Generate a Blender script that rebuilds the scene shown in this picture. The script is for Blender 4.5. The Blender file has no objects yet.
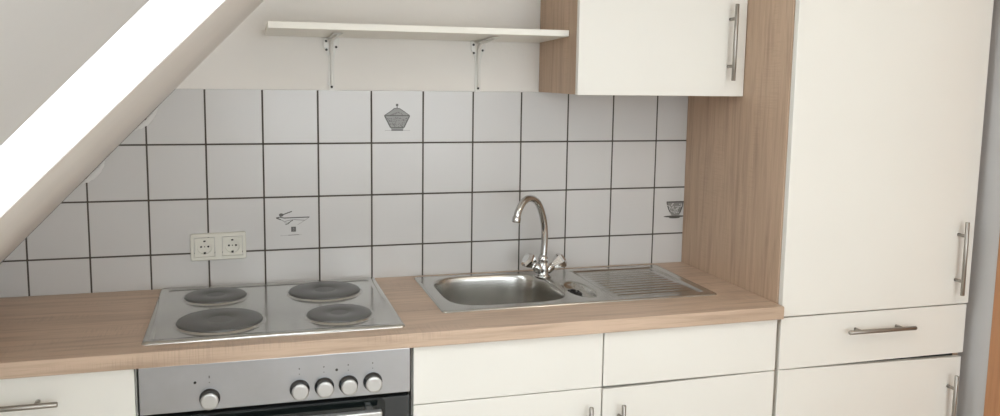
import bpy, bmesh, math, random
from mathutils import Vector, Matrix
random.seed(7)
S = bpy.context.scene
COL = S.collection
PI = math.pi

# ------------------------------------------------------------------ materials
def new_mat(name):
    m = bpy.data.materials.new(name); m.use_nodes = True
    nt = m.node_tree; b = nt.nodes['Principled BSDF']
    return m, nt, b

def N(nt, t, **kw):
    n = nt.nodes.new(t)
    for k, v in kw.items():
        setattr(n, k, v)
    return n

def coords(nt, scale, kind='Object', rot=(0, 0, 0)):
    tc = N(nt, 'ShaderNodeTexCoord'); mp = N(nt, 'ShaderNodeMapping')
    mp.inputs['Scale'].default_value = scale; mp.inputs['Rotation'].default_value = rot
    nt.links.new(tc.outputs[kind], mp.inputs['Vector'])
    return mp.outputs['Vector']

def noise(nt, vec, scale=1, detail=3, rough=.5, dist=0):
    n = N(nt, 'ShaderNodeTexNoise')
    n.inputs['Scale'].default_value = scale; n.inputs['Detail'].default_value = detail
    n.inputs['Roughness'].default_value = rough; n.inputs['Distortion'].default_value = dist
    nt.links.new(vec, n.inputs['Vector'])
    return n.outputs['Fac']

def ramp(nt, fac, stops):
    r = N(nt, 'ShaderNodeValToRGB'); e = r.color_ramp.elements
    while len(e) < len(stops): e.new(.5)
    for i, (p, c) in enumerate(stops):
        e[i].position = p; e[i].color = (*c, 1) if len(c) == 3 else c
    nt.links.new(fac, r.inputs['Fac'])
    return r.outputs['Color']

def mixc(nt, a, b, fac, blend='MIX'):
    m = N(nt, 'ShaderNodeMix', data_type='RGBA', blend_type=blend)
    for s, v in (('A', a), ('B', b)):
        sock = [i for i in m.inputs if i.name == s and i.type == 'RGBA'][0]
        if isinstance(v, tuple): sock.default_value = (*v, 1)
        else: nt.links.new(v, sock)
    f = m.inputs[0]
    if isinstance(fac, (int, float)): f.default_value = fac
    else: nt.links.new(fac, f)
    return [o for o in m.outputs if o.type == 'RGBA'][0]

def bump(nt, b, h, strength=.2, dist=.001):
    bp = N(nt, 'ShaderNodeBump'); bp.inputs['Strength'].default_value = strength
    bp.inputs['Distance'].default_value = dist
    nt.links.new(h, bp.inputs['Height']); nt.links.new(bp.outputs['Normal'], b.inputs['Normal'])

def wood(name, axis, light, dark, rough=.5, saw=.07):
    m, nt, b = new_mat(name)
    def sc(along, across):
        v = [across] * 3; v[axis] = along; return tuple(v)
    n1 = noise(nt, coords(nt, sc(.8, 7)), 1.0, 4, .55, .6)
    n2 = noise(nt, coords(nt, sc(3.5, 55)), 1.0, 4, .6, .3)
    n3 = noise(nt, coords(nt, sc(9, 420)), 1.0, 2, .6)
    mid = tuple((a + c) / 2 for a, c in zip(light, dark))
    c1 = ramp(nt, n1, [(.3, mid), (.5, light), (.72, tuple(.55 * a + .45 * c for a, c in zip(light, dark)))])
    c2 = mixc(nt, c1, dark, ramp(nt, n2, [(.47, (0, 0, 0)), (.70, (.75, .75, .75))]))
    c3 = mixc(nt, c2, dark, ramp(nt, n3, [(.50, (0, 0, 0)), (.75, (.45, .45, .45))]))
    # saw marks running across the grain, in patches
    s = noise(nt, coords(nt, sc(330, 14)), 1.0, 1, .5)
    pt = noise(nt, coords(nt, sc(3, 16)), 1.0, 1, .5)
    mk = N(nt, 'ShaderNodeMath', operation='MULTIPLY')
    nt.links.new(ramp(nt, s, [(.5, (0, 0, 0)), (.62, (1, 1, 1))]), mk.inputs[0])
    nt.links.new(ramp(nt, pt, [(.52, (0, 0, 0)), (.66, (saw * 3,) * 3)]), mk.inputs[1])
    c4 = mixc(nt, c3, tuple(.7 * x for x in dark), mk.outputs[0])
    nt.links.new(c4, b.inputs['Base Color'])
    b.inputs['Roughness'].default_value = rough
    bump(nt, b, n3, .12, .0006)
    return m

def lacquer(name, col, rough=.38, var=.03):
    m, nt, b = new_mat(name)
    n = noise(nt, coords(nt, (3, 3, 3)), 1, 2)
    c = ramp(nt, n, [(.3, tuple(x * (1 - var) for x in col)), (.7, col)])
    nt.links.new(c, b.inputs['Base Color']); b.inputs['Roughness'].default_value = rough
    n2 = noise(nt, coords(nt, (60, 60, 60)), 1, 2)
    bump(nt, b, n2, .03, .0006)
    return m

def plaster(name, col, grain=90, strength=.25):
    m, nt, b = new_mat(name)
    v = coords(nt, (1, 1, 1))
    n = noise(nt, v, 2.2, 4)
    c = ramp(nt, n, [(.3, tuple(x * .93 for x in col)), (.7, col)])
    nt.links.new(c, b.inputs['Base Color']); b.inputs['Roughness'].default_value = .9
    bump(nt, b, noise(nt, v, grain, 3), strength, .0015)
    return m

def metal(name, col, rough, brushed=None, smudge=0.06, strength=.1):
    m, nt, b = new_mat(name)
    b.inputs['Metallic'].default_value = 1
    v = coords(nt, (9, 9, 9)); n = noise(nt, v, 1, 4, .6)
    c = ramp(nt, n, [(.3, tuple(x * .9 for x in col)), (.7, col)])
    nt.links.new(c, b.inputs['Base Color'])
    r = ramp(nt, n, [(.25, (rough - smudge,) * 3), (.75, (rough + smudge,) * 3)])
    nt.links.new(r, b.inputs['Roughness'])
    if brushed is not None:
        s = [700] * 3; s[brushed] = 6
        bump(nt, b, noise(nt, coords(nt, tuple(s)), 1, 2), strength, .0003)
    return m

def plain(name, col, rough=.5, metallic=0):
    m, nt, b = new_mat(name)
    n = noise(nt, coords(nt, (40, 40, 40)), 1, 2)
    c = ramp(nt, n, [(.3, tuple(x * .94 for x in col)), (.7, col)])
    nt.links.new(c, b.inputs['Base Color'])
    b.inputs['Roughness'].default_value = rough; b.inputs['Metallic'].default_value = metallic
    return m

OAK_L, OAK_D = (.60, .45, .335), (.37, .265, .188)
M = {}
M['oak_x'] = wood('oak_along_x', 0, OAK_L, OAK_D, .42)
M['oak_z'] = wood('oak_along_z', 2, (.55, .395, .28), (.36, .25, .172), .5, .04)
M['door_wood'] = wood('door_wood', 2, (.50, .25, .12), (.38, .17, .08), .45, 0)
M['cream'] = lacquer('cream_lacquer', (.80, .785, .73))
M['carcass'] = lacquer('carcass_white', (.74, .72, .66), .5)
M['plaster'] = plaster('wall_plaster', (.80, .775, .735))
M['slope_grey'] = plaster('slope_grey_tone', (.68, .68, .675), 60, .2)
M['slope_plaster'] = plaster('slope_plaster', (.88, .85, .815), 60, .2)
M['wall_grey'] = plaster('side_wall_paint', (.72, .715, .71))
M['reveal'] = plaster('reveal_paint', (.88, .88, .87), 60, .1)
M['tile'] = lacquer('tile_glaze', (.585, .575, .56), .24, .04)
M['grout'] = plain('grout', (.085, .075, .062), .9)
M['print_dark'] = plain('print_dark', (.10, .095, .085), .35)
M['print_mid'] = plain('print_mid', (.24, .235, .22), .35)
M['hob_steel'] = metal('hob_steel', (.64, .635, .61), .17, None, .05)
M['sink_steel'] = metal('sink_steel', (.56, .55, .52), .24, None, .02)
M['panel_steel'] = metal('panel_steel', (.47, .475, .49), .32, 0, .04, .12)
M['handle_steel'] = metal('handle_steel', (.37, .345, .31), .36, 2, .05)
M['chrome'] = metal('chrome', (.62, .62, .61), .09, None, .03)
M['tap_handle'] = metal('chrome_bright', (.86, .86, .85), .10, None, .02)
M['knob'] = metal('knob_satin', (.60, .595, .58), .42, None, .03)
M['knob_dark'] = metal('knob_collar', (.16, .17, .18), .25, None, .04)
M['iron'] = plain('cast_iron', (.125, .125, .122), .33, .3)
M['iron_c'] = plain('cast_iron_worn', (.14, .14, .14), .38, .3)
M['oven_black'] = plain('oven_enamel', (.030, .033, .034), .25)
M['oven_glass'] = plain('oven_dark_glass', (.006, .009, .009), .06)
M['dark_gap'] = plain('gap_shade', (.045, .042, .038), .8)  # gap shade put into the colour of parts behind the fronts
M['plastic'] = lacquer('socket_plastic', (.70, .685, .61), .3)
M['hole'] = plain('hole_black', (.01, .01, .01), .6)
M['white_metal'] = lacquer('white_bracket_paint', (.72, .71, .67), .35)
M['shelf_white'] = lacquer('shelf_white', (.86, .84, .77), .4)
M['screw'] = plain('screw', (.06, .055, .05), .4, .8)
M['black_plastic'] = plain('black_plastic', (.015, .015, .015), .4)
M['silicone'] = plain('filler_paste', (.66, .65, .63), .6)
M['floor'] = wood('floor_laminate', 1, (.62, .56, .48), (.50, .44, .37), .4, 0)
M['frame_white'] = lacquer('window_frame', (.80, .80, .78), .35)

def glass_mat(nm='window_glass', tint=(.96, .97, .97, 1)):
    m, nt, b = new_mat(nm)
    out = nt.nodes['Material Output']
    t = N(nt, 'ShaderNodeBsdfTransparent'); t.inputs[0].default_value = tint
    g = N(nt, 'ShaderNodeBsdfGlossy'); g.inputs['Roughness'].default_value = .02
    mx = N(nt, 'ShaderNodeMixShader'); mx.inputs[0].default_value = .06
    nt.links.new(t.outputs[0], mx.inputs[1]); nt.links.new(g.outputs[0], mx.inputs[2])
    nt.links.new(mx.outputs[0], out.inputs['Surface'])
    return m
M['glass'] = glass_mat()
M['tinted_glass'] = glass_mat('tinted_door_glass', (.32, .30, .27, 1))
def crystal_mat():
    m, nt, b = new_mat('clear_handle')
    b.inputs['Base Color'].default_value = (.93, .94, .93, 1)
    b.inputs['Roughness'].default_value = .04; b.inputs['Metallic'].default_value = .55
    n = noise(nt, coords(nt, (80, 80, 80)), 1, 2); bump(nt, b, n, .05)
    return m
M['crystal'] = crystal_mat()

# ------------------------------------------------------------------ mesh helpers
def box(bm, x0, x1, y0, y1, z0, z1, bev=0, mat=0, seg=2):
    t = bmesh.new()
    r = bmesh.ops.create_cube(t, size=1)
    bmesh.ops.scale(t, verts=t.verts, vec=(x1 - x0, y1 - y0, z1 - z0))
    bmesh.ops.translate(t, verts=t.verts, vec=((x0 + x1) / 2, (y0 + y1) / 2, (z0 + z1) / 2))
    if bev: bmesh.ops.bevel(t, geom=t.edges[:], offset=bev, segments=seg, profile=.5, affect='EDGES')
    merge(bm, t, mat)

def merge(bm, t, mat=None):
    vm = {}
    for v in t.verts: vm[v] = bm.verts.new(v.co)
    for f in t.faces:
        try: nf = bm.faces.new([vm[v] for v in f.verts])
        except ValueError: continue
        nf.smooth = f.smooth
        nf.material_index = f.material_index if mat is None else mat
    t.free()

def frame_of(d):
    d = d.normalized(); a = Vector((0, 0, 1)) if abs(d.z) < .9 else Vector((1, 0, 0))
    u = d.cross(a).normalized(); return u, d.cross(u).normalized()

def lathe(bm, origin, axis, prof, seg=32, mat=0, smooth=True, cap0=True, cap1=True):
    """prof: [(radius, height along axis)]"""
    o = Vector(origin); d = Vector(axis).normalized(); u, v = frame_of(d)
    rings = []
    for r, h in prof:
        rings.append([bm.verts.new(o + d * h + (u * math.cos(2 * PI * k / seg) + v * math.sin(2 * PI * k / seg)) * r) for k in range(seg)])
    for a, b in zip(rings, rings[1:]):
        for k in range(seg):
            f = bm.faces.new((a[k], a[(k + 1) % seg], b[(k + 1) % seg], b[k])); f.smooth = smooth; f.material_index = mat
    if cap0:
        f = bm.faces.new(rings[0][::-1]); f.material_index = mat
    if cap1:
        f = bm.faces.new(rings[-1]); f.material_index = mat

def tube(bm, pts, rad, seg=16, mat=0, cap=True):
    pts = [Vector(p) for p in pts]; n = len(pts)
    rs = rad if isinstance(rad, (list, tuple)) else [rad] * n
    prev = None; rings = []
    for i, p in enumerate(pts):
        d = (pts[min(i + 1, n - 1)] - pts[max(i - 1, 0)]).normalized()
        if prev is None: u, v = frame_of(d)
        else:
            u = (prev - d * prev.dot(d)).normalized(); v = d.cross(u)
        prev = u
        rings.append([bm.verts.new(p + (u * math.cos(2 * PI * k / seg) + v * math.sin(2 * PI * k / seg)) * rs[i]) for k in range(seg)])
    for a, b in zip(rings, rings[1:]):
        for k in range(seg):
            f = bm.faces.new((a[k], a[(k + 1) % seg], b[(k + 1) % seg], b[k])); f.smooth = True; f.material_index = mat
    if cap:
        for r in (rings[0][::-1], rings[-1]):
            f = bm.faces.new(r); f.material_index = mat

def spline(pts, n=8):
    pts = [Vector(p) for p in pts]; out = []
    P = [pts[0] * 2 - pts[1]] + pts + [pts[-1] * 2 - pts[-2]]
    for i in range(1, len(P) - 2):
        for k in range(n):
            t = k / n
            a, b, c, d = P[i - 1], P[i], P[i + 1], P[i + 2]
            out.append(.5 * ((2 * b) + (c - a) * t + (2 * a - 5 * b + 4 * c - d) * t * t + (3 * b - a - 3 * c + d) * t ** 3))
    out.append(pts[-1]); return out

def plate(bm, outer, holes, z, mat=0):
    """flat plate at height z from an outer loop with holes; returns edge-loop verts"""
    loops = []
    es = []
    for lp in [outer] + holes:
        vs = [bm.verts.new((x, y, z)) for x, y in lp]; loops.append(vs)
        for a, b in zip(vs, vs[1:] + vs[:1]): es.append(bm.edges.new((a, b)))
    r = bmesh.ops.triangle_fill(bm, use_beauty=True, use_dissolve=False, edges=es, normal=(0, 0, 1))
    for g in r['geom']:
        if isinstance(g, bmesh.types.BMFace): g.material_index = mat
    return loops

def skirt(bm, top, bottom, smooth=False, mat=0):
    n = len(top)
    for k in range(n):
        f = bm.faces.new((top[k], top[(k + 1) % n], bottom[(k + 1) % n], bottom[k])); f.smooth = smooth; f.material_index = mat

def superell(cx, cy, a, b, n=3.5, seg=64):
    out = []
    for k in range(seg):
        t = 2 * PI * k / seg; c, s = math.cos(t), math.sin(t)
        out.append((cx + a * math.copysign(abs(c) ** (2 / n), c), cy + b * math.copysign(abs(s) ** (2 / n), s)))
    return out

def rrect(x0, x1, y0, y1, r, seg=5):
    out = []
    for cx, cy, a0 in ((x1 - r, y1 - r, 0), (x0 + r, y1 - r, 90), (x0 + r, y0 + r, 180), (x1 - r, y0 + r, 270)):
        for k in range(seg + 1):
            a = math.radians(a0 + 90 * k / seg); out.append((cx + r * math.cos(a), cy + r * math.sin(a)))
    return out

def prism(bm, poly, axis, d0, d1, mat=0):
    """poly: 2D points in the two other axes; extruded along axis from d0 to d1"""
    def P(p, d):
        if axis == 0: return (d, p[0], p[1])
        if axis == 1: return (p[0], d, p[1])
        return (p[0], p[1], d)
    a = [bm.verts.new(P(p, d0)) for p in poly]; b = [bm.verts.new(P(p, d1)) for p in poly]
    for f in (bm.faces.new(a), bm.faces.new(b[::-1])): f.material_index = mat
    n = len(poly)
    for k in range(n):
        bm.faces.new((a[k], b[k], b[(k + 1) % n], a[(k + 1) % n])).material_index = mat

# ------------------------------------------------------------------ object helpers
ROOT = {}
def root_loc(o):
    while o.parent: o = o.parent
    return Vector(ROOT.get(o.name, (0, 0, 0)))

def obj(name, bm, mats, parent=None, smooth=None, loc=None, label=None):
    """bm in world coordinates; becomes one mesh object (origin at its thing's base)"""
    off = root_loc(parent) if parent else Vector(loc or (0, 0, 0))
    bmesh.ops.translate(bm, verts=bm.verts, vec=-off)
    bmesh.ops.recalc_face_normals(bm, faces=bm.faces[:])
    me = bpy.data.meshes.new(name); bm.to_mesh(me); bm.free()
    for m in (mats if isinstance(mats, (list, tuple)) else [mats]): me.materials.append(M[m])
    if smooth is not None:
        for p in me.polygons: p.use_smooth = smooth
    o = bpy.data.objects.new(name, me); COL.objects.link(o)
    if parent: o.parent = parent
    else:
        o.location = off; ROOT[o.name] = tuple(off)
    if label: o['label'] = label
    return o

def thing(name, label, cat, loc, group=None):
    o = bpy.data.objects.new(name, None); COL.objects.link(o)
    o.empty_display_size = .05
    o.location = loc; ROOT[o.name] = tuple(loc)
    o['label'] = label; o['category'] = cat
    if group: o['group'] = group
    return o

def structure(name, bm, mats, parent=None, smooth=None):
    o = obj(name, bm, mats, parent, smooth)
    if not parent: o['kind'] = 'structure'
    return o

# ------------------------------------------------------------------ dimensions (metres)
ZT = 1.4527            # upper edge of the tiles
P = .152               # tile pitch
CT = .900              # worktop surface
CD = -.5704            # worktop front
CB = .8646             # worktop underside
F = -.5548             # front plane of the cabinet doors
FB = F + .019
TX0, TX1 = 1.931, 2.560
RW = 2.600             # right wall
A0 = Vector((.618, 0, 1.697)); SD = Vector((.695, 0, .719)).normalized()   # roof slope line on the wall
SN = Vector((SD.z, 0, -SD.x))                                             # normal into the room
def slope_x(z): return A0.x + (z - A0.z) * SD.x / SD.z
def slope_z(x): return A0.z + (x - A0.x) * SD.z / SD.x
YR = -4.4              # wall behind the camera
ZC = 2.50              # flat ceiling

# ------------------------------------------------------------------ the room
bm = bmesh.new()
box(bm, -1.4, RW + .6, YR - .15, .2, -.1, 0)
structure('floor', bm, 'floor')

bm = bmesh.new()     # plaster 3 mm behind the face of the tiles
box(bm, -1.3, RW + .6, .003, .18, 0, ZC + .2)
wall_back = structure('wall_back', bm, 'plaster')

bm = bmesh.new()     # grout bed
box(bm, -.40, 2.0, .0008, .004, CT - .05, ZT - .001)
bmesh.ops.bisect_plane(bm, geom=bm.verts[:] + bm.edges[:] + bm.faces[:], plane_co=A0, plane_no=SN, clear_inner=True)
structure('grout', bm, 'grout', wall_back)

bm = bmesh.new()
g = .0021
for i in range(-2, 14):
    for j in range(4):
        t = bmesh.new()
        x0, x1 = i * P + g, (i + 1) * P - g
        z1, z0 = ZT - j * P - (g if j else 0), ZT - (j + 1) * P + g
        if j == 3: z0 = CT - .02
        x1 = min(x1, 1.999)
        box(t, x0, x1, 0, .003, z0, z1, .0011, seg=2)
        c = Vector(((x0 + x1) / 2, 0, (z0 + z1) / 2))
        R_ = Matrix.Rotation(random.gauss(0, .0022), 4, 'X') @ Matrix.Rotation(random.gauss(0, .0022), 4, 'Z')
        for v in t.verts:
            v.co = c + R_ @ (v.co - c)
        r = bmesh.ops.bisect_plane(t, geom=t.verts[:] + t.edges[:] + t.faces[:], plane_co=A0 + SN * .001, plane_no=SN, clear_inner=True)
        if t.faces: merge(bm, t, 0)
        else: t.free()
structure('tiled_splashback', bm, 'tile', wall_back)

# printed motifs on three tiles, drawn as thin layers on the glaze
def stroke(bm, pts, w, k, ox, oz, mat=0, y=-.0004):
    for (a, b) in zip(pts, pts[1:]):
        ax, az, bx, bz = ox + a[0] * k, oz + a[1] * k, ox + b[0] * k, oz + b[1] * k
        dx, dz = bx - ax, bz - az; L = math.hypot(dx, dz) or 1; nx, nz = -dz / L * w * k / 2, dx / L * w * k / 2
        prism(bm, [(ax + nx, az + nz), (bx + nx, bz + nz), (bx - nx, bz - nz), (ax - nx, az - nz)], 1, y, y + .0003, mat)
def blob(bm, cx, cz, rx, rz, k, ox, oz, mat=0, y=-.0004, seg=14):
    prism(bm, [(ox + (cx + rx * math.cos(2 * PI * i / seg)) * k, oz + (cz + rz * math.sin(2 * PI * i / seg)) * k) for i in range(seg)], 1, y, y + .0003, mat)
rnd = random.Random(3)
k = .152 / 388
ox, oz = 6.5 * P, ZT - .5 * P
bm = bmesh.new()
def poly(bm, pts, k, ox, oz, mat, y=-.0004):
    prism(bm, [(ox + a * k, oz + b * k) for a, b in pts], 1, y, y + .0003, mat)
blob(bm, -3, 88, 10, 10, k, ox, oz)
stroke(bm, [(-3, 82), (-3, 62)], 7, k, ox, oz)
poly(bm, [(-96, 10), (-70, 30), (-45, 46), (-25, 62), (15, 62), (38, 48), (62, 32), (90, 10)], k, ox, oz, 1, -.0003)
poly(bm, [(-92, 2), (-52, -80), (-44, -100), (40, -100), (48, -80), (88, 2)], k, ox, oz, 1, -.0003)
stroke(bm, [(-99, 8), (93, 8)], 10, k, ox, oz)
stroke(bm, [(-99, 10), (-45, 46), (-25, 63), (15, 63), (38, 48), (93, 10)], 5, k, ox, oz, 0, -.0005)
stroke(bm, [(-95, 5), (-52, -80)], 9, k, ox, oz, 0, -.0005)
stroke(bm, [(90, 5), (48, -80)], 9, k, ox, oz, 0, -.0005)
stroke(bm, [(-50, -80), (47, -80)], 7, k, ox, oz, 0, -.0005)
stroke(bm, [(-46, -99), (42, -99)], 9, k, ox, oz, 0, -.0005)
stroke(bm, [(-95, -101), (95, -101)], 2.5, k, ox, oz, 1, -.0002)
for _ in range(60):
    v = rnd.uniform(-76, -4); w = 88 * (1 + v / 200)
    u = rnd.uniform(-w + 8, w - 10); a = rnd.uniform(0, PI); l = rnd.uniform(5, 11)
    stroke(bm, [(u, v), (u + l * math.cos(a), v + l * math.sin(a) * .7)], 4.5, k, ox, oz, 0, -.0006)
for _ in range(14):
    u = rnd.uniform(-55, 45); v = rnd.uniform(15, 42 - abs(u) * .3)
    stroke(bm, [(u, v), (u + 8, v + rnd.uniform(-6, 6))], 4, k, ox, oz, 0, -.0006)
mo = structure('printed_tureen', bm, ['print_dark', 'print_mid'], wall_back)
mo['label'] = 'dark grey lidded tureen printed on a top row tile'

k = .152 / 405; ox, oz = 4.5 * P, ZT - 2.5 * P
bm = bmesh.new()
blob(bm, -80, 66, 17, 13, k, ox, oz)
stroke(bm, [(-68, 68), (-40, 78), (0, 92)], 8, k, ox, oz)
stroke(bm, [(-118, 44), (-90, 50), (-60, 42), (130, 44)], 8, k, ox, oz)
stroke(bm, [(-116, 44), (-84, 30)], 9, k, ox, oz)
stroke(bm, [(-84, 30), (-55, 14), (-30, 22), (10, 28), (96, 20)], 5, k, ox, oz, 1)
stroke(bm, [(126, 42), (96, 20), (40, -14)], 3, k, ox, oz, 1, -.0003)
stroke(bm, [(-50, -8), (-30, -4), (-10, 16), (6, 22)], 6, k, ox, oz, 0, -.0005)
stroke(bm, [(-58, 6), (-35, 2), (-20, 10)], 4, k, ox, oz, 1, -.0005)
poly(bm, [(-8, -66), (-8, -27), (28, -27), (28, -66)], k, ox, oz, 0, -.0004)
stroke(bm, [(6, -34), (14, -46), (10, -58)], 4, k, ox, oz, 1, -.0006)
stroke(bm, [(-30, -92), (50, -90)], 6, k, ox, oz, 1)
stroke(bm, [(-90, -94), (70, -91)], 2, k, ox, oz, 1, -.0003)
mo = structure('printed_ladle_bowl', bm, ['print_dark', 'print_mid'], wall_back)
mo['label'] = 'grey ladle and bowl printed on a tile above the hob'

k = .152 / 229; ox, oz = 12.5 * P, ZT - 2.5 * P
bm = bmesh.new()
poly(bm, [(-44, 42), (-40, 20), (-26, -12), (-16, -24), (24, -24), (32, -12), (44, 20), (46, 42)], k, ox, oz, 1, -.0003)
stroke(bm, [(-46, 42), (48, 42)], 6, k, ox, oz)
stroke(bm, [(-44, 40), (-38, 18), (-24, -14)], 5, k, ox, oz, 0, -.0005)
stroke(bm, [(44, 40), (40, 18), (28, -14)], 5, k, ox, oz, 0, -.0005)
blob(bm, 0, -30, 60, 5, k, ox, oz)
blob(bm, 0, -36, 30, 4, k, ox, oz, 0, -.0005)
for _ in range(60):
    v = rnd.uniform(-18, 34); w = 26 + (v + 20) * .3
    u = rnd.uniform(-w, w); a = rnd.uniform(0, PI)
    stroke(bm, [(u, v), (u + 7 * math.cos(a), v + 5 * math.sin(a))], 3.4, k, ox, oz, _ % 3 and 0 or 2, -.0006)
mo = structure('printed_cup', bm, ['print_dark', 'print_mid', 'tile'], wall_back)
mo['label'] = 'grey cup on a saucer printed on the tile beside the tall cabinet'

# roof slope with the opening of the roof window
T = .24                                   # build-up of the roof
WU0, WU1 = -.95, .62                      # opening along the slope (from A0, metres)
WY0, WY1 = -1.745, -1.135                 # opening along y
UL, UH = -(A0.z - .84) / SD.z, (ZC - A0.z) / SD.z + .12
def slab(bm, u0, u1, ya0, ya1, yb0=None, yb1=None, mat=0, n0=0, n1=T):
    """slab of the slope; y range may differ at u0 (ya) and u1 (yb); thickness outwards"""
    if yb0 is None: yb0, yb1 = ya0, ya1
    vs = []
    for n in (n0, n1):
        for u, y in ((u0, ya0), (u0, ya1), (u1, yb1), (u1, yb0)):
            p = A0 + SD * u - SN * n; vs.append(bm.verts.new((p.x, y, p.z)))
    for q in ((0, 1, 2, 3), (7, 6, 5, 4), (0, 4, 5, 1), (1, 5, 6, 2), (2, 6, 7, 3), (3, 7, 4, 0)):
        bm.faces.new([vs[i] for i in q]).material_index = mat
# the edge nearest the tiled wall is slightly out of square, as built
def yedge(u): return -1.100 + .20 * (u + .12)
bm = bmesh.new()
slab(bm, UL, WU0, YR, .05)
slab(bm, WU1, UH, YR, .05)
slab(bm, WU0, WU1, YR, WY0)
slab(bm, WU0, WU1, yedge(WU0), .05, yedge(WU1), .05, mat=1)  # strip by the tiled wall, lighter and warmer than the other slabs
# knee wall under the slope
kx = slope_x(.84)
box(bm, kx - .2, kx, YR, .05, 0, .84)
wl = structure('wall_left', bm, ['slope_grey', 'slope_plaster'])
bm = bmesh.new()   # white lining boards of the window opening
e = .002
for (u0, u1, a, b) in ((WU0, WU1, 0, 1),):
    # lining near the tiled wall (faces the room), lining on the camera side, lower and upper lining
    for side in (0, 1):
        vs = []
        for n in (.0015, T):
            for u in (u0, u1):
                for d in (0, .004):
                    y = (yedge(u) - d) if side == 0 else (WY0 + d)
                    p = A0 + SD * u - SN * n; vs.append(bm.verts.new((p.x, y, p.z)))
        for q in ((0, 2, 3, 1), (4, 5, 7, 6), (0, 4, 6, 2), (1, 3, 7, 5), (0, 1, 5, 4), (2, 6, 7, 3)):
            bm.faces.new([vs[i] for i in q])
    slab(bm, WU0, WU0 + .004, WY0, yedge(WU0), None, None, 0, .0015, T)
    slab(bm, WU1 - .004, WU1, WY0, yedge(WU1), None, None, 0, .0015, T)
structure('window_lining', bm, 'reveal', wl)

win = bpy.data.objects.new('window_1', None); COL.objects.link(win); win['kind'] = 'structure'
ROOT['window_1'] = (0, 0, 0)
bm = bmesh.new()
fw = .05
ye = -.97
slab(bm, WU0 - .03, WU1 + .03, WY0 - .03, WY0 + fw, None, None, 0, T, T + .05)
slab(bm, WU0 - .03, WU1 + .03, ye - fw - .06, ye + .03, None, None, 0, T, T + .05)
slab(bm, WU0 - .03, WU0 + fw, WY0 + fw, ye - fw, None, None, 0, T, T + .05)
slab(bm, WU1 - fw, WU1 + .03, WY0 + fw, ye - fw, None, None, 0, T, T + .05)
obj('window_frame', bm, 'frame_white', win)
bm = bmesh.new()
slab(bm, WU0 + fw * .5, WU1 - fw * .5, WY0 + fw * .5, ye - fw - .03, None, None, 0, T + .02, T + .026)
obj('window_pane', bm, 'glass', win)

# filler smears where slope and tiles meet
def smear(bm, pts, w):
    ws = [w * s for s in (.25, .7, 1, .9, .6, .2)]
    sp = spline(pts, 4)
    rs = [ws[min(5, int(i * 6 / len(sp)))] for i in range(len(sp))]
    t = bmesh.new(); tube(t, sp, rs, 10)
    for v in t.verts:
        v.co.y = v.co.y * .12
    merge(bm, t, 0)
bm = bmesh.new()
for u0, L_, w_ in ((-.452, .085, .0075), (-.650, .085, .0085)):
    smear(bm, [tuple(A0 + SD * (u0 + L_ * (q - .5)) + SN * o_ + Vector((0, -.001, 0))) for q, o_ in ((0, .003), (.25, .008), (.5, .010), (.75, .009), (1, .003))], w_)
o = structure('filler_smear', bm, 'silicone', wall_back)

# flat ceiling
bm = bmesh.new()
box(bm, slope_x(ZC) - .1, RW + .2, YR, .1, ZC, ZC + .15)
structure('ceiling', bm, 'slope_plaster')

# right wall with a wooden door beside the tall cabinet
bm = bmesh.new()
DY0, DY1 = -1.55, -.70        # door leaf
box(bm, RW, RW + .15, -.70, .05, 0, ZC)
box(bm, RW, RW + .15, YR, DY0, 0, ZC)
box(bm, RW, RW + .15, DY0, DY1, 2.02, ZC)
structure('wall_right', bm, 'wall_grey')
bm = bmesh.new()
box(bm, RW - .022, RW + .10, -.70, -.622, 0, 2.09, .004)
box(bm, RW - .022, RW + .10, DY0 - .075, DY0, 0, 2.09, .004)
box(bm, RW - .022, RW + .10, DY0, DY1, 2.012, 2.09, .004)
door = bpy.data.objects.new('door_1', None); COL.objects.link(door); door['kind'] = 'structure'; ROOT['door_1'] = (0, 0, 0)
obj('door_frame', bm, 'door_wood', door)
bm = bmesh.new()
GY0, GY1, GZ0, GZ1 = DY0 + .115, DY1 - .115, .78, 1.92
for a in ((DY0 + .003, GY0, .005, 2.008), (GY1, DY1 - .003, .005, 2.008), (GY0, GY1, .005, GZ0), (GY0, GY1, GZ1, 2.008)):
    box(bm, RW + .01, RW + .05, a[0], a[1], a[2], a[3], .001)
leaf = obj('door_leaf', bm, 'door_wood', door)
bm = bmesh.new(); box(bm, RW + .028, RW + .033, GY0 - .004, GY1 + .004, GZ0 - .004, GZ1 + .004); obj('added_door_pane', bm, 'tinted_glass', leaf)  # unseen glazing, added to let light onto the slope strip
bm = bmesh.new()
tube(bm, [(RW + .01, DY0 + .08, 1.05), (RW - .05, DY0 + .08, 1.05), (RW - .05, DY0 + .20, 1.05)], .009, 12)
obj('door_handle', bm, 'handle_steel', door)

# wall behind the camera with an unseen window added for daylight
WX0, WX1, WZ0, WZ1 = .50, 2.50, .60, 2.30
bm = bmesh.new()
box(bm, -1.3, WX0, YR - .25, YR, 0, ZC)
box(bm, WX1, RW + .15, YR - .25, YR, 0, ZC)
box(bm, WX0, WX1, YR - .25, YR, 0, WZ0)
box(bm, WX0, WX1, YR - .25, YR, WZ1, ZC)
structure('wall_front', bm, 'wall_grey')
win2 = bpy.data.objects.new('added_window', None); COL.objects.link(win2); win2['kind'] = 'structure'; ROOT['added_window'] = (0, 0, 0)
bm = bmesh.new()
for a in ((WX0, WX0 + .06, WZ0, WZ1), (WX1 - .06, WX1, WZ0, WZ1), (WX0, WX1, WZ0, WZ0 + .06), (WX0, WX1, WZ1 - .06, WZ1), (1.46, 1.54, WZ0, WZ1)):
    box(bm, a[0], a[1], YR - .16, YR - .10, a[2], a[3], .004)
obj('window_frame', bm, 'frame_white', win2)
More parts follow.
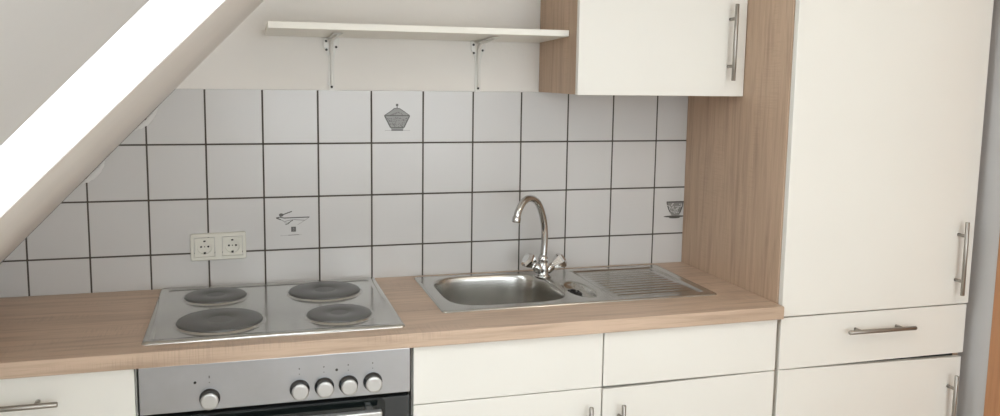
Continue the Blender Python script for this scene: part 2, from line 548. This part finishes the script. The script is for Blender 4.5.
bm = bmesh.new(); box(bm, WX0 + .03, WX1 - .03, YR - .133, YR - .127, WZ0 + .03, WZ1 - .03)
obj('window_pane', bm, 'glass', win2)

# ------------------------------------------------------------------ bar handle
def bar_handle(parent, c, length, vertical, y_front, stand=.030, tilt=0, rod=.0058):
    """c = (x, z) of the middle"""
    bm = bmesh.new(); x, z = c; L = length / 2; yb = y_front - stand
    d = Vector((math.sin(tilt), 0, math.cos(tilt))) if vertical else Vector((math.cos(tilt), 0, math.sin(tilt)))
    c0 = Vector((x, yb, z))
    tube(bm, [c0 - d * L, c0 - d * (L - .001), c0 + d * (L - .001), c0 + d * L], [rod * .85, rod, rod, rod * .85], 20)
    for s in (-1, 1):
        p = c0 + d * (s * (L * .62))
        tube(bm, [p, Vector((p.x, y_front + .001, p.z))], .0046, 14)
    return obj('handle', bm, 'handle_steel', parent)

# ------------------------------------------------------------------ worktop (cut out for the sink bowl)
SX0, SX1, SY0, SY1 = 1.031, 1.822, -.4190, -.030
WT0 = -.148
bm = bmesh.new()
hole = rrect(SX0 + .014, SX1 - .014, SY0 + .012, SY1 - .012, .03)
r_ = .003
outer = [(WT0, -.001), (WT0, CD), (TX0 - .0005, CD), (TX0 - .0005, -.001)]
lt = plate(bm, outer, [hole], CT); lb = plate(bm, outer, [hole], CB)
skirt(bm, lt[0], lb[0]); skirt(bm, lt[1], lb[1])
eds = [e_ for e_ in bm.edges if all(abs(v.co.y - CD) < 1e-5 for v in e_.verts) and abs(e_.verts[0].co.z - e_.verts[1].co.z) < 1e-5]
bmesh.ops.bevel(bm, geom=eds, offset=.0028, segments=3, profile=.5, affect='EDGES')
wt = obj('worktop', bm, 'oak_x', loc=(WT0, CD, CB))
wt['label'] = 'long light oak laminate worktop carrying the hob and the steel sink'; wt['category'] = 'worktop'

# ------------------------------------------------------------------ base cabinets
def carcass(parent, x0, x1, z0, z1, side_mat='carcass', t=.016, plinth=True, yb=-.012):
    for (a, b) in ((x0, x0 + t), (x1 - t, x1)):
        bm = bmesh.new(); box(bm, a, b, FB + .002, yb, z0, z1); obj('side_panel', bm, side_mat, parent)
    bm = bmesh.new(); box(bm, x0 + t, x1 - t, yb - .006, yb, z0, z1); obj('back_panel', bm, 'carcass', parent)
    bm = bmesh.new(); box(bm, x0 + t, x1 - t, FB + .002, yb - .006, z0, z0 + t); obj('bottom_panel', bm, 'carcass', parent)
    if plinth:
        bm = bmesh.new(); box(bm, x0, x1, FB + .05, FB + .066, 0, z0); obj('plinth', bm, 'carcass', parent)

def front(name, parent, x0, x1, z0, z1, label=None, bev=.0013, dz=0, mat='cream', y=F):
    bm = bmesh.new(); box(bm, x0, x1, y, y + .018, z0, z1, bev)
    if dz:   # door hanging slightly out of true: lower at its left edge
        for v in bm.verts:
            v.co.z += dz * (x1 - v.co.x) / (x1 - x0) * (-1)
    return obj(name, bm, mat, parent, label=label)

TZ = .8620
ZD = .7180   # seam below the drawers
lc = thing('base_cabinet', 'cream base cabinet at the left under the sloping wall with bar handle drawer', 'cabinet', (.07, -.3, 0))
carcass(lc, -.180, .3195, .10, CB - .001)
dr = front('drawer_front', lc, -.178, .3175, ZD + .002, TZ)
bar_handle(dr, (.060, .8065), .222, False, F)
dr = front('door', lc, -.178, .3175, .103, ZD - .002)
bar_handle(dr, (.262, .57), .20, True, F)

sc_ = thing('sink_cabinet', 'wide cream cabinet under the sink with two fronts above two doors', 'cabinet', (1.427, -.3, 0))
carcass(sc_, .9285, 1.9250, .10, CB - .001)
front('drawer_front', sc_, .9300, 1.4155, ZD + .0015, TZ + .0005)
front('drawer_front', sc_, 1.4190, 1.9225, ZD + .0018, TZ)
dl = front('door', sc_, .9300, 1.4155, .103, ZD - .0008)
bar_handle(dl, (1.376, .580), .20, True, F)
dr = front('door', sc_, 1.4190, 1.9225, .103, ZD - .0006, dz=.0055)
bar_handle(dr, (1.465, .577), .20, True, F)

# ------------------------------------------------------------------ tall cabinet
tc = thing('tall_cabinet', 'tall cream cabinet with an oak side panel, right of the worktop', 'cabinet', ((TX0 + TX1) / 2, -.3, 0))
TH = 2.20
bm = bmesh.new(); box(bm, TX0, TX0 + .018, FB + .001, -.001, 0, TH, .0006); obj('side_panel', bm, 'oak_z', tc, label='light oak side panel')
bm = bmesh.new(); box(bm, TX1 - .020, TX1 - .002, FB + .001, -.001, 0, TH); obj('side_panel', bm, 'oak_z', tc)
bm = bmesh.new(); box(bm, TX0 + .018, TX1 - .02, FB + .001, -.001, TH - .018, TH); obj('top_panel', bm, 'carcass', tc)
bm = bmesh.new(); box(bm, TX0 + .018, TX1 - .02, -.010, -.002, .1, TH - .018); obj('back_panel', bm, 'carcass', tc)
bm = bmesh.new(); box(bm, TX0 + .018, TX1 - .02, FB + .003, -.012, .842, .860); box(bm, TX0 + .018, TX1 - .02, FB + .003, -.012, .704, .720); obj('shelf_panel', bm, 'dark_gap', tc)  # coloured dark so the seams between the fronts look shaded
bm = bmesh.new(); box(bm, TX0 + .018, TX1 - .02, FB + .05, FB + .066, 0, .1); obj('plinth', bm, 'carcass', tc)
ud = front('door', tc, TX0 + .0035, TX1, .8670, TH, bev=.0012)
bar_handle(ud, (2.505, 1.005), .212, True, F, tilt=-.012)
dd = front('drawer_front', tc, TX0 + .0035, TX1 - .004, ZD + .0015, .8635)
bar_handle(dd, (2.243, .8165), .222, False, F, tilt=-.008)
ld = front('door', tc, TX0 + .0035, TX1 - .008, .103, ZD - .0005)
for v in ld.data.vertices:      # door sagging at its hinge-free right edge
    if v.co.z > .5: v.co.z -= .011 * max(0, (v.co.x + .31) / .62)
bar_handle(ld, (2.511, .556), .212, True, F)

# ------------------------------------------------------------------ wall cabinet
UX0, UX1, UZ0, UF = 1.421, 1.9295, 1.4520, -.322
uc = thing('wall_cabinet', 'cream wall cabinet with oak sides hanging beside the tall cabinet', 'cabinet', ((UX0 + UX1) / 2, -.16, UZ0))
UH_ = 2.17
for a, b in ((UX0 + .001, UX0 + .017), (UX1 - .017, UX1 - .001)):
    bm = bmesh.new(); box(bm, a, b, UF + .020, -.001, UZ0 + .001, UH_, .0006); obj('side_panel', bm, 'oak_z', uc, label='light oak side panel')
bm = bmesh.new(); box(bm, UX0 + .017, UX1 - .017, UF + .020, -.001, UZ0 + .001, UZ0 + .017); obj('bottom_panel', bm, 'oak_x', uc)
bm = bmesh.new(); box(bm, UX0 + .017, UX1 - .017, UF + .020, -.001, UH_ - .016, UH_); obj('top_panel', bm, 'carcass', uc)
bm = bmesh.new(); box(bm, UX0 + .017, UX1 - .017, -.008, -.002, UZ0 + .017, UH_ - .016); obj('back_panel', bm, 'carcass', uc)
dr = front('door', uc, UX0, UX1, UZ0, UH_, y=UF)
bar_handle(dr, (1.8765, 1.602), .212, True, UF, stand=.032, tilt=.006)

# ------------------------------------------------------------------ wall shelf and brackets
HX0, HX1, HZ = .619, 1.4205, 1.617
sh = bmesh.new(); box(sh, HX0, HX1, -.250, -.0005, HZ - .0085, HZ + .0085, .001)
for v in sh.verts: v.co.z += -v.co.y / .25 * .010 - .008
so = obj('wall_shelf', sh, 'shelf_white', loc=(HX0, 0, HZ))
so['label'] = 'long white shelf board mounted on the wall left of the wall cabinet'; so['category'] = 'shelf'
def bracket(x, label):
    t = thing('shelf_bracket', label, 'bracket', (x, 0, 1.45), 'brackets under the wall shelf')
    zt = HZ - .0185
    bm = bmesh.new()
    prof = [(-.0065, 1.452), (-.0088, 1.462), (-.0078, 1.50), (-.0088, 1.545), (-.013, 1.562), (-.021, 1.575), (-.023, zt),
            (.023, zt), (.021, 1.575), (.013, 1.562), (.0088, 1.545), (.0078, 1.50), (.0088, 1.462), (.0065, 1.452)]
    prism(bm, [(x + a, b) for a, b in prof], 1, -.003, .0028)
    obj('wall_leg', bm, 'white_metal', t)
    bm = bmesh.new()
    tube(bm, [(x, -.003, 1.458), (x, -.0052, 1.475), (x, -.0058, 1.53), (x, -.009, 1.56), (x, -.019, 1.583), (x, -.04, zt - .004), (x, -.10, zt - .001), (x, -.17, zt + .003)],
         [.0015, .0038, .0042, .005, .0052, .005, .004, .002], 10)
    obj('ridge', bm, 'white_metal', t)
    bm = bmesh.new()
    box(bm, x - .012, x + .012, -.190, -.002, zt - .0025, zt - .0008, .0004)
    for v in bm.verts: v.co.z += -v.co.y / .25 * .010
    obj('shelf_arm', bm, 'white_metal', t)
    for dx, z in ((0, 1.462), (-.0135, 1.566), (.0135, 1.574), (-.0145, 1.590)):
        bm = bmesh.new()
        lathe(bm, (x + dx, -.0025 - (.004 if dx == 0 else 0), z), (0, -1, 0), [(.0036, 0), (.0036, .001), (.0026, .0022)], 12)
        obj('screw', bm, 'screw', t)
    return t
bracket(.799, 'left white metal bracket holding up the long white wall shelf')
bracket(1.229, 'right white metal bracket under the wall shelf, nearer the wall cabinet')

# ------------------------------------------------------------------ double socket
dk = thing('double_socket', 'cream double power socket on the tiles behind the hob', 'socket', (.482, 0, 1.016))
bm = bmesh.new()
x0, x1, z0, z1 = .4085, .5565, .9775, 1.0535
t = bmesh.new()
lpf = plate(t, rrect(x0 + .002, x1 - .002, z0 + .002, z1 - .002, .003), [[(cx + a * .0275, 1.0155 + b * .0275) for a, b in ((1, 1), (-1, 1), (-1, -1), (1, -1))] for cx in (.4455, .5195)], .0095)
o1 = [t.verts.new((x, z, .0075)) for x, z in rrect(x0, x1, z0, z1, .005)]; skirt(t, lpf[0], o1)
o2 = [t.verts.new((v.co.x, v.co.y, .0005)) for v in o1]; skirt(t, o1, o2)
for lp_ in lpf[1:]:
    b_ = [t.verts.new((v.co.x, v.co.y, .0030)) for v in lp_]; skirt(t, lp_, b_)
for v in t.verts: v.co = Vector((v.co.x, -v.co.z, v.co.y))
merge(bm, t, 0)
def tilt_socket(bm):
    for v in bm.verts: v.co.z += (v.co.x - .482) * .016
tilt_socket(bm); obj('frame', bm, 'plastic', dk)
for cx in (.4455, .5195):
    cz = 1.0155
    bm = bmesh.new()
    outer = [(cx - .0262, cz - .0262), (cx + .0262, cz - .0262), (cx + .0262, cz + .0262), (cx - .0262, cz + .0262)]
    circ = [(cx + .0195 * math.cos(2 * PI * k / 36), cz + .0195 * math.sin(2 * PI * k / 36)) for k in range(36)]
    t = bmesh.new(); lp = plate(t, outer, [circ], 0)
    vb = [t.verts.new((v.co.x, v.co.y, -.0042)) for v in lp[0]]; skirt(t, lp[0], vb)
    r1 = [t.verts.new((v.co.x, v.co.y, -.0100)) for v in lp[1]]; skirt(t, lp[1], r1, True)
    t.faces.new(r1)
    for v in t.verts: v.co = Vector((v.co.x, -.0122 - v.co.z, v.co.y))
    merge(bm, t, 0); tilt_socket(bm)
    ins = obj('socket_insert', bm, 'plastic', dk)
    bm = bmesh.new()
    for dx in (-.0095, .0095): lathe(bm, (cx + dx, -.0024, cz), (0, -1, 0), [(.0028, 0), (.0028, .0006)], 12)
    tilt_socket(bm); obj('pin_hole', bm, 'hole', ins)
    bm = bmesh.new()
    lathe(bm, (cx, -.0024, cz), (0, -1, 0), [(.0017, 0), (.0017, .0008)], 10)
    for s in (-1, 1): box(bm, cx - .003, cx + .003, -.0115, -.0022, cz + s * .0175 - .0025, cz + s * .0175 + .0025, .0005)
    tilt_socket(bm); obj('earth_clip', bm, 'screw', ins)

# ------------------------------------------------------------------ hob
HX = (.3290, .9180); HY = (-.5180, -.0112)
hb = thing('hob', 'stainless steel electric hob with four round hotplates set into the worktop', 'hob', (.6227, -.25, CT))
bm = bmesh.new()
lp = []
for inset, z, r in ((0, CT + .0002, .010), (.0008, CT + .0032, .010), (.004, CT + .0062, .012), (.0205, CT + .0062, .014), (.0235, CT + .0030, .012)):
    lp.append([bm.verts.new((x, y, z)) for x, y in rrect(HX[0] + inset, HX[1] - inset, HY[0] + inset, HY[1] - inset, r)])
for a, b in zip(lp, lp[1:]): skirt(bm, a, b, True)
plates = [(.476, -.136, .0780, 'back left'), (.492, -.378, .0985, 'front left'), (.7605, -.146, .0950, 'back right'), (.775, -.386, .0785, 'front right')]
inner = [(v.co.x, v.co.y) for v in lp[-1]]
holes = [[(cx + (r + .010) * math.cos(2 * PI * k / 56), cy + (r + .010) * math.sin(2 * PI * k / 56)) for k in range(56)] for cx, cy, r, _ in plates]
t = bmesh.new(); pl_ = plate(t, inner, holes, CT + .0030)
for ring, (cx, cy, r, _) in zip(pl_[1:], plates):     # raised collar round each hotplate
    prev = ring
    for rr, zz in ((r + .0078, .0032), (r + .0055, .0045), (r + .0040, .0068), (r + .0015, .0072), (r + .0006, .0045)):
        cur = [t.verts.new((cx + rr * math.cos(2 * PI * k / 56), cy + rr * math.sin(2 * PI * k / 56), CT + zz)) for k in range(56)]
        skirt(t, prev, cur, True); prev = cur
merge(bm, t)
bmesh.ops.remove_doubles(bm, verts=bm.verts, dist=1e-5)
obj('steel_top', bm, 'hob_steel', hb)
for cx, cy, r, w in plates:
    bm = bmesh.new()
    prof = [(r, .003), (r + .0008, .0080), (r - .0005, .0102), (r - .0025, .0112), (r * .64, .0114),
            (r * .31, .0114), (r * .29, .0104)]
    lathe(bm, (cx, cy, CT), (0, 0, 1), prof, 56)
    hp = obj('hotplate', bm, 'iron', hb)
    bm = bmesh.new(); lathe(bm, (cx, cy, CT + .0103), (0, 0, 1), [(r * .285, 0), (r * .285, .0004)], 40)
    obj('centre_disc', bm, 'iron_c', hp)

# ------------------------------------------------------------------ oven
OX0, OX1 = .3260, .9220
ov = thing('oven', 'built-in oven with steel control panel and black door below the hob', 'oven', (.624, -.3, 0))
bm = bmesh.new(); box(bm, .3215, .9265, F + .045, -.02, .13, CB - .004); obj('body', bm, 'dark_gap', ov)
PZ0, PZ1 = .7535, .8615
bm = bmesh.new(); box(bm, OX0, OX1, F - .001, F + .044, PZ0, PZ1, .0018, seg=3); cp = obj('control_panel', bm, 'panel_steel', ov)
def knob(x, z):
    bm = bmesh.new()
    lathe(bm, (x, F - .001, z), (0, -1, 0), [(.0225, 0), (.0222, .002), (.0198, .003), (.0190, .021)], 40)
    kb = obj('knob', bm, 'knob_dark', ov)
    bm = bmesh.new()
    lathe(bm, (x, F - .0215, z), (0, -1, 0), [(.0190, 0), (.0192, .0010), (.0186, .0030), (.0170, .0040), (.014, .0043)], 40)
    obj('knob_cap', bm, 'knob', kb)
for x, z in ((.4710, .7805), (.6660, .7835), (.7215, .7840), (.7765, .7845), (.8330, .7865)):
    knob(x, z)
for i_, x in enumerate((.4710, .6660, .7210, .7765, .8330)):
    zt_ = .8315
    bm = bmesh.new()
    if i_ == 0: box(bm, x - .0012, x + .0012, F - .0013, F - .0006, .8265, .8325, .0003)
    else: lathe(bm, (x, F - .0008, zt_), (0, -1, 0), [(.0017, 0), (.0017, .0004)], 12)
    obj('printed_mark', bm, 'print_dark', cp)
    bm = bmesh.new(); lathe(bm, (x, F - .0008, .8190 if i_ else .8170), (0, -1, 0), [(.0012, 0), (.0012, .0004)], 12)
    obj('printed_dot', bm, 'print_dark', cp)
for x, z, nm in ((.4410, .8190, 1), (.7500, .8220, 2)):
    bm = bmesh.new(); lathe(bm, (x, F - .0008, z), (0, -1, 0), [(.0032, 0), (.0030, .0010), (.0018, .0018)], 16)
    obj('indicator_lamp', bm, 'black_plastic', ov)
OD = F - .001
bm = bmesh.new(); box(bm, OX0 + .001, OX1 - .001, OD, OD + .036, .150, PZ0 - .0085, .002); od = obj('oven_door', bm, 'oven_black', ov)
bm = bmesh.new(); prism(bm, rrect(.385, .862, .205, PZ0 - .0095, .012), 1, OD - .0022, OD - .0002); obj('door_glass', bm, 'oven_glass', od)
bm = bmesh.new()
box(bm, .400, .848, OD - .050, OD - .030, .7160, .7310, .003, seg=3)
for x in (.425, .823): box(bm, x - .008, x + .008, OD - .035, OD - .0015, .718, .729, .002)
obj('door_handle', bm, 'knob', od)
bm = bmesh.new(); box(bm, .3215, .9265, FB + .05, FB + .066, 0, .13); obj('plinth', bm, 'carcass', ov)

# ------------------------------------------------------------------ sink
sk = thing('sink', 'stainless steel inset sink with one bowl and a ribbed drainer', 'sink', (1.427, -.22, CT))
BC = (1.236, -.2185); BA, BB = .1715, .1660
DZ = CT + .0035
bm = bmesh.new()
ringso = []
for inset, z in ((0, CT + .0003), (.001, CT + .0030), (.004, CT + .0045), (.010, CT + .0035)):
    ringso.append([bm.verts.new((x, y, z)) for x, y in rrect(SX0 + inset, SX1 - inset, SY0 + inset, SY1 - inset, .012)])
for a, b in zip(ringso, ringso[1:]): skirt(bm, a, b, True)
DX0, DX1, DY_0, DY_1 = 1.512, 1.796, -.388, -.060
inner = [(v.co.x, v.co.y) for v in ringso[-1]]
bowl_l = superell(*BC, BA, BB, 4.0, 72)
basin_l = superell(1.459, -.275, .041, .100, 2.2, 40)
drain_l = rrect(DX0, DX1, DY_0, DY_1, .01, 3)
t = bmesh.new(); lps = plate(t, inner, [bowl_l, basin_l, drain_l], DZ)
merge(bm, t)
bmesh.ops.remove_doubles(bm, verts=bm.verts, dist=1e-5)
obj('rim', bm, 'sink_steel', sk)
bm = bmesh.new()    # main bowl
prev = [bm.verts.new((x, y, DZ)) for x, y in bowl_l]
for s, dz in ((.985, -.0015), (.970, -.006), (.960, -.015), (.945, -.05), (.925, -.10), (.89, -.128), (.82, -.143), (.70, -.149), (.40, -.153), (.16, -.155)):
    n = 4.0 - (1 - s) * 2.0
    cur = [bm.verts.new((x, y, DZ + dz)) for x, y in superell(BC[0], BC[1], BA * s, BB * s, n, 72)]
    skirt(bm, prev, cur, True); prev = cur
bm.faces.new(prev)
obj('bowl', bm, 'sink_steel', sk)
bm = bmesh.new()
lathe(bm, (BC[0], BC[1], DZ - .1548), (0, 0, 1), [(.036, 0), (.035, .0012), (.028, .0005), (.010, .002)], 32)
obj('drain_strainer', bm, 'chrome', sk)
bm = bmesh.new()    # small side basin
prev = [bm.verts.new((x, y, DZ)) for x, y in basin_l]
for s, dz in ((.93, -.002), (.86, -.008), (.80, -.016), (.55, -.021), (.25, -.022)):
    cur = [bm.verts.new((x, y, DZ + dz)) for x, y in superell(1.459, -.275, .041 * s, .100 * s, 2.2, 40)]
    skirt(bm, prev, cur, True); prev = cur
bm.faces.new(prev)
obj('side_basin', bm, 'sink_steel', sk)
bm = bmesh.new()
lathe(bm, (1.447, -.262, DZ - .0215), (0, 0, 1), [(.027, 0), (.027, .006), (.022, .010), (.009, .010), (.008, .017), (.004, .018)], 24)
for a in range(6):
    c_, s_ = math.cos(a * PI / 3), math.sin(a * PI / 3)
    lathe(bm, (1.447 + .016 * c_, -.262 + .016 * s_, DZ - .0120), (0, 0, 1), [(.004, 0), (.003, .004)], 8)
obj('waste_plug', bm, 'black_plastic', sk)
bm = bmesh.new()    # ribbed drainer
nx, ny = 60, 260
NR = 12
def dz_(x, y):
    fx = min((x - DX0) / .022, (DX1 - x) / .010, 1); fy = min((y - DY_0) / .008, (DY_1 - y) / .008, 1)
    f = max(0, min(fx, fy)); f = f * f * (3 - 2 * f)
    v = (y - DY_0) / (DY_1 - DY_0)
    fr = abs((v * NR) % 1 - .5); rib = max(0, 1 - fr / .24); rib = rib * rib * (3 - 2 * rib)
    ribx = max(0, min((x - DX0 - .018) / .02, (DX1 - .018 - x) / .012, 1))
    return f * (-.0045 - .0010 * (DX1 - x) / (DX1 - DX0) + .0026 * rib * ribx)
grid = [[bm.verts.new((DX0 + (DX1 - DX0) * i / nx, DY_0 + (DY_1 - DY_0) * j / ny, 0)) for j in range(ny + 1)] for i in range(nx + 1)]
for row in grid:
    for v in row: v.co.z = DZ + dz_(v.co.x, v.co.y)
for i in range(nx):
    for j in range(ny):
        bm.faces.new((grid[i][j], grid[i + 1][j], grid[i + 1][j + 1], grid[i][j + 1])).smooth = True
obj('ribbed_drainer', bm, 'sink_steel', sk)

# ------------------------------------------------------------------ tap
fx, fy = 1.410, -.106
tp = thing('kitchen_tap', 'chrome mixer tap with a high curved spout and two handles behind the sink', 'tap', (fx, fy, DZ))
bm = bmesh.new()
lathe(bm, (fx, fy, DZ + .0002), (0, 0, 1), [(.026, 0), (.026, .003), (.022, .006), (.0185, .010), (.0195, .018), (.0205, .028), (.017, .040), (.0125, .049)], 32)
obj('body', bm, 'chrome', tp)
LH = Vector((-.80, -.18, .62)).normalized(); RH = Vector((.86, -.02, .50)).normalized()
base = Vector((fx, fy, DZ + .014))
for d, nm in ((LH, 'l'), (RH, 'r')):
    bm = bmesh.new()
    lathe(bm, base, d, [(.0150, .004), (.0160, .020), (.0140, .032), (.0095, .038)], 24)
    ar = obj('valve_arm', bm, 'chrome', tp)
    bm = bmesh.new()
    lathe(bm, base, d, [(.0100, .036), (.0125, .040), (.0245, .064), (.0245, .070), (.0165, .077)], 6, smooth=False)
    obj('handle', bm, 'tap_handle', tp)
dirn = Vector((-.82, -.57, 0))
def sp(s, z): return Vector((fx, fy, 0)) + dirn * s + Vector((0, 0, z))
path = spline([sp(0, DZ + .046), sp(-.004, .985), sp(-.006, 1.02), sp(-.003, 1.056), sp(.010, 1.095), sp(.030, 1.127), sp(.056, 1.1440), sp(.085, 1.1470), sp(.110, 1.135), sp(.127, 1.115), sp(.133, 1.099)], 6)
bm = bmesh.new()
tube(bm, path, .0105, 20)
obj('spout', bm, 'chrome', tp)
bm = bmesh.new()
lathe(bm, (fx, fy, DZ + .044), (0, 0, 1), [(.0125, 0), (.0150, .003), (.0150, .014), (.0125, .017), (.0110, .022)], 28)
obj('spout_collar', bm, 'chrome', tp)
bm = bmesh.new()
e1 = path[-1]; dd_ = (path[-1] - path[-3]).normalized()
lathe(bm, e1 - dd_ * .002, dd_, [(.0110, 0), (.0125, .002), (.0125, .016), (.0110, .018), (.009, .0182)], 28)
obj('aerator', bm, 'chrome', tp)

# ------------------------------------------------------------------ camera
f_px, cy = 862.281, 183.774
right = Vector((.95792, -.28666, 0)); 
yaw, pitch, roll = .2913, -.1260, .0151
fwd = Vector((math.sin(yaw) * math.cos(pitch), math.cos(yaw) * math.cos(pitch), math.sin(pitch)))
rt = fwd.cross(Vector((0, 0, 1))).normalized(); up = rt.cross(fwd)
r2 = math.cos(roll) * rt + math.sin(roll) * up; u2 = -math.sin(roll) * rt + math.cos(roll) * up
cam = bpy.data.cameras.new('camera'); co = bpy.data.objects.new('camera', cam); COL.objects.link(co)
mw = Matrix((r2, u2, -fwd)).transposed().to_4x4(); mw.translation = Vector((.5534, -2.5013, ZT + .0511))
co.matrix_world = mw
cam.sensor_width = 36; cam.sensor_fit = 'HORIZONTAL'; cam.lens = f_px / 1000 * 36
cam.shift_x = 0; cam.shift_y = (cy - 208) / 1000
cam.clip_start = .01
S.camera = co

# ------------------------------------------------------------------ light: overcast sky through roof window, added rear window and door pane; added lamp
w = bpy.data.worlds.new('sky'); S.world = w; w.use_nodes = True
bg = w.node_tree.nodes['Background']; bg.inputs['Color'].default_value = (.92, .96, 1, 1); bg.inputs['Strength'].default_value = 7.4
def portal(name, loc, rot, sx, sy):
    l = bpy.data.lights.new(name, 'AREA'); l.shape = 'RECTANGLE'; l.size = sx; l.size_y = sy; l.cycles.is_portal = True
    o = bpy.data.objects.new(name, l); COL.objects.link(o); o.location = loc; o.rotation_euler = rot
portal('portal_rear', ((WX0 + WX1) / 2, YR - .20, (WZ0 + WZ1) / 2), (PI / 2, 0, 0), WX1 - WX0, WZ1 - WZ0)
portal('portal_side', (RW + .07, (DY0 + DY1) / 2, 1.35), (0, PI / 2, 0), 1.15, .62)
pc = A0 + SD * ((WU0 + WU1) / 2) - SN * (T + .07)
po = bpy.data.lights.new('portal_roof', 'AREA'); po.shape = 'RECTANGLE'; po.size = WU1 - WU0 + .1; po.size_y = .8; po.cycles.is_portal = True
oo = bpy.data.objects.new('portal_roof', po); COL.objects.link(oo)
mm = Matrix((SD, Vector((0, 1, 0)), -SN)).transposed().to_4x4(); mm.translation = Vector((pc.x, -1.42, pc.z)); oo.matrix_world = mm

lamp = thing('added_ceiling_lamp', 'round white ceiling lamp out of view, added for warm light', 'lamp', (2.0, -2.2, ZC))
bm = bmesh.new(); lathe(bm, (2.0, -2.2, ZC - .0005), (0, 0, -1), [(.10, 0), (.10, .02), (.09, .03)], 32); obj('added_lamp_base', bm, 'frame_white', lamp)
L = bpy.data.lights.new('added_lamp_light', 'AREA'); L.shape = 'DISK'; L.size = .35; L.energy = 6; L.color = (1, .84, .66)  # unseen lamp added to warm and brighten the right side
lo = bpy.data.objects.new('added_lamp_light', L); COL.objects.link(lo); lo.location = (2.0, -2.2, ZC - .06)

S.view_settings.view_transform = 'Standard'; S.view_settings.look = 'None'
S.view_settings.gamma = 1; S.view_settings.use_curve_mapping = False
S.view_settings.exposure = 0.08
S.cycles.use_denoising = True
S.cycles.max_bounces = 10; S.cycles.diffuse_bounces = 6
S.cycles.sample_clamp_indirect = 6
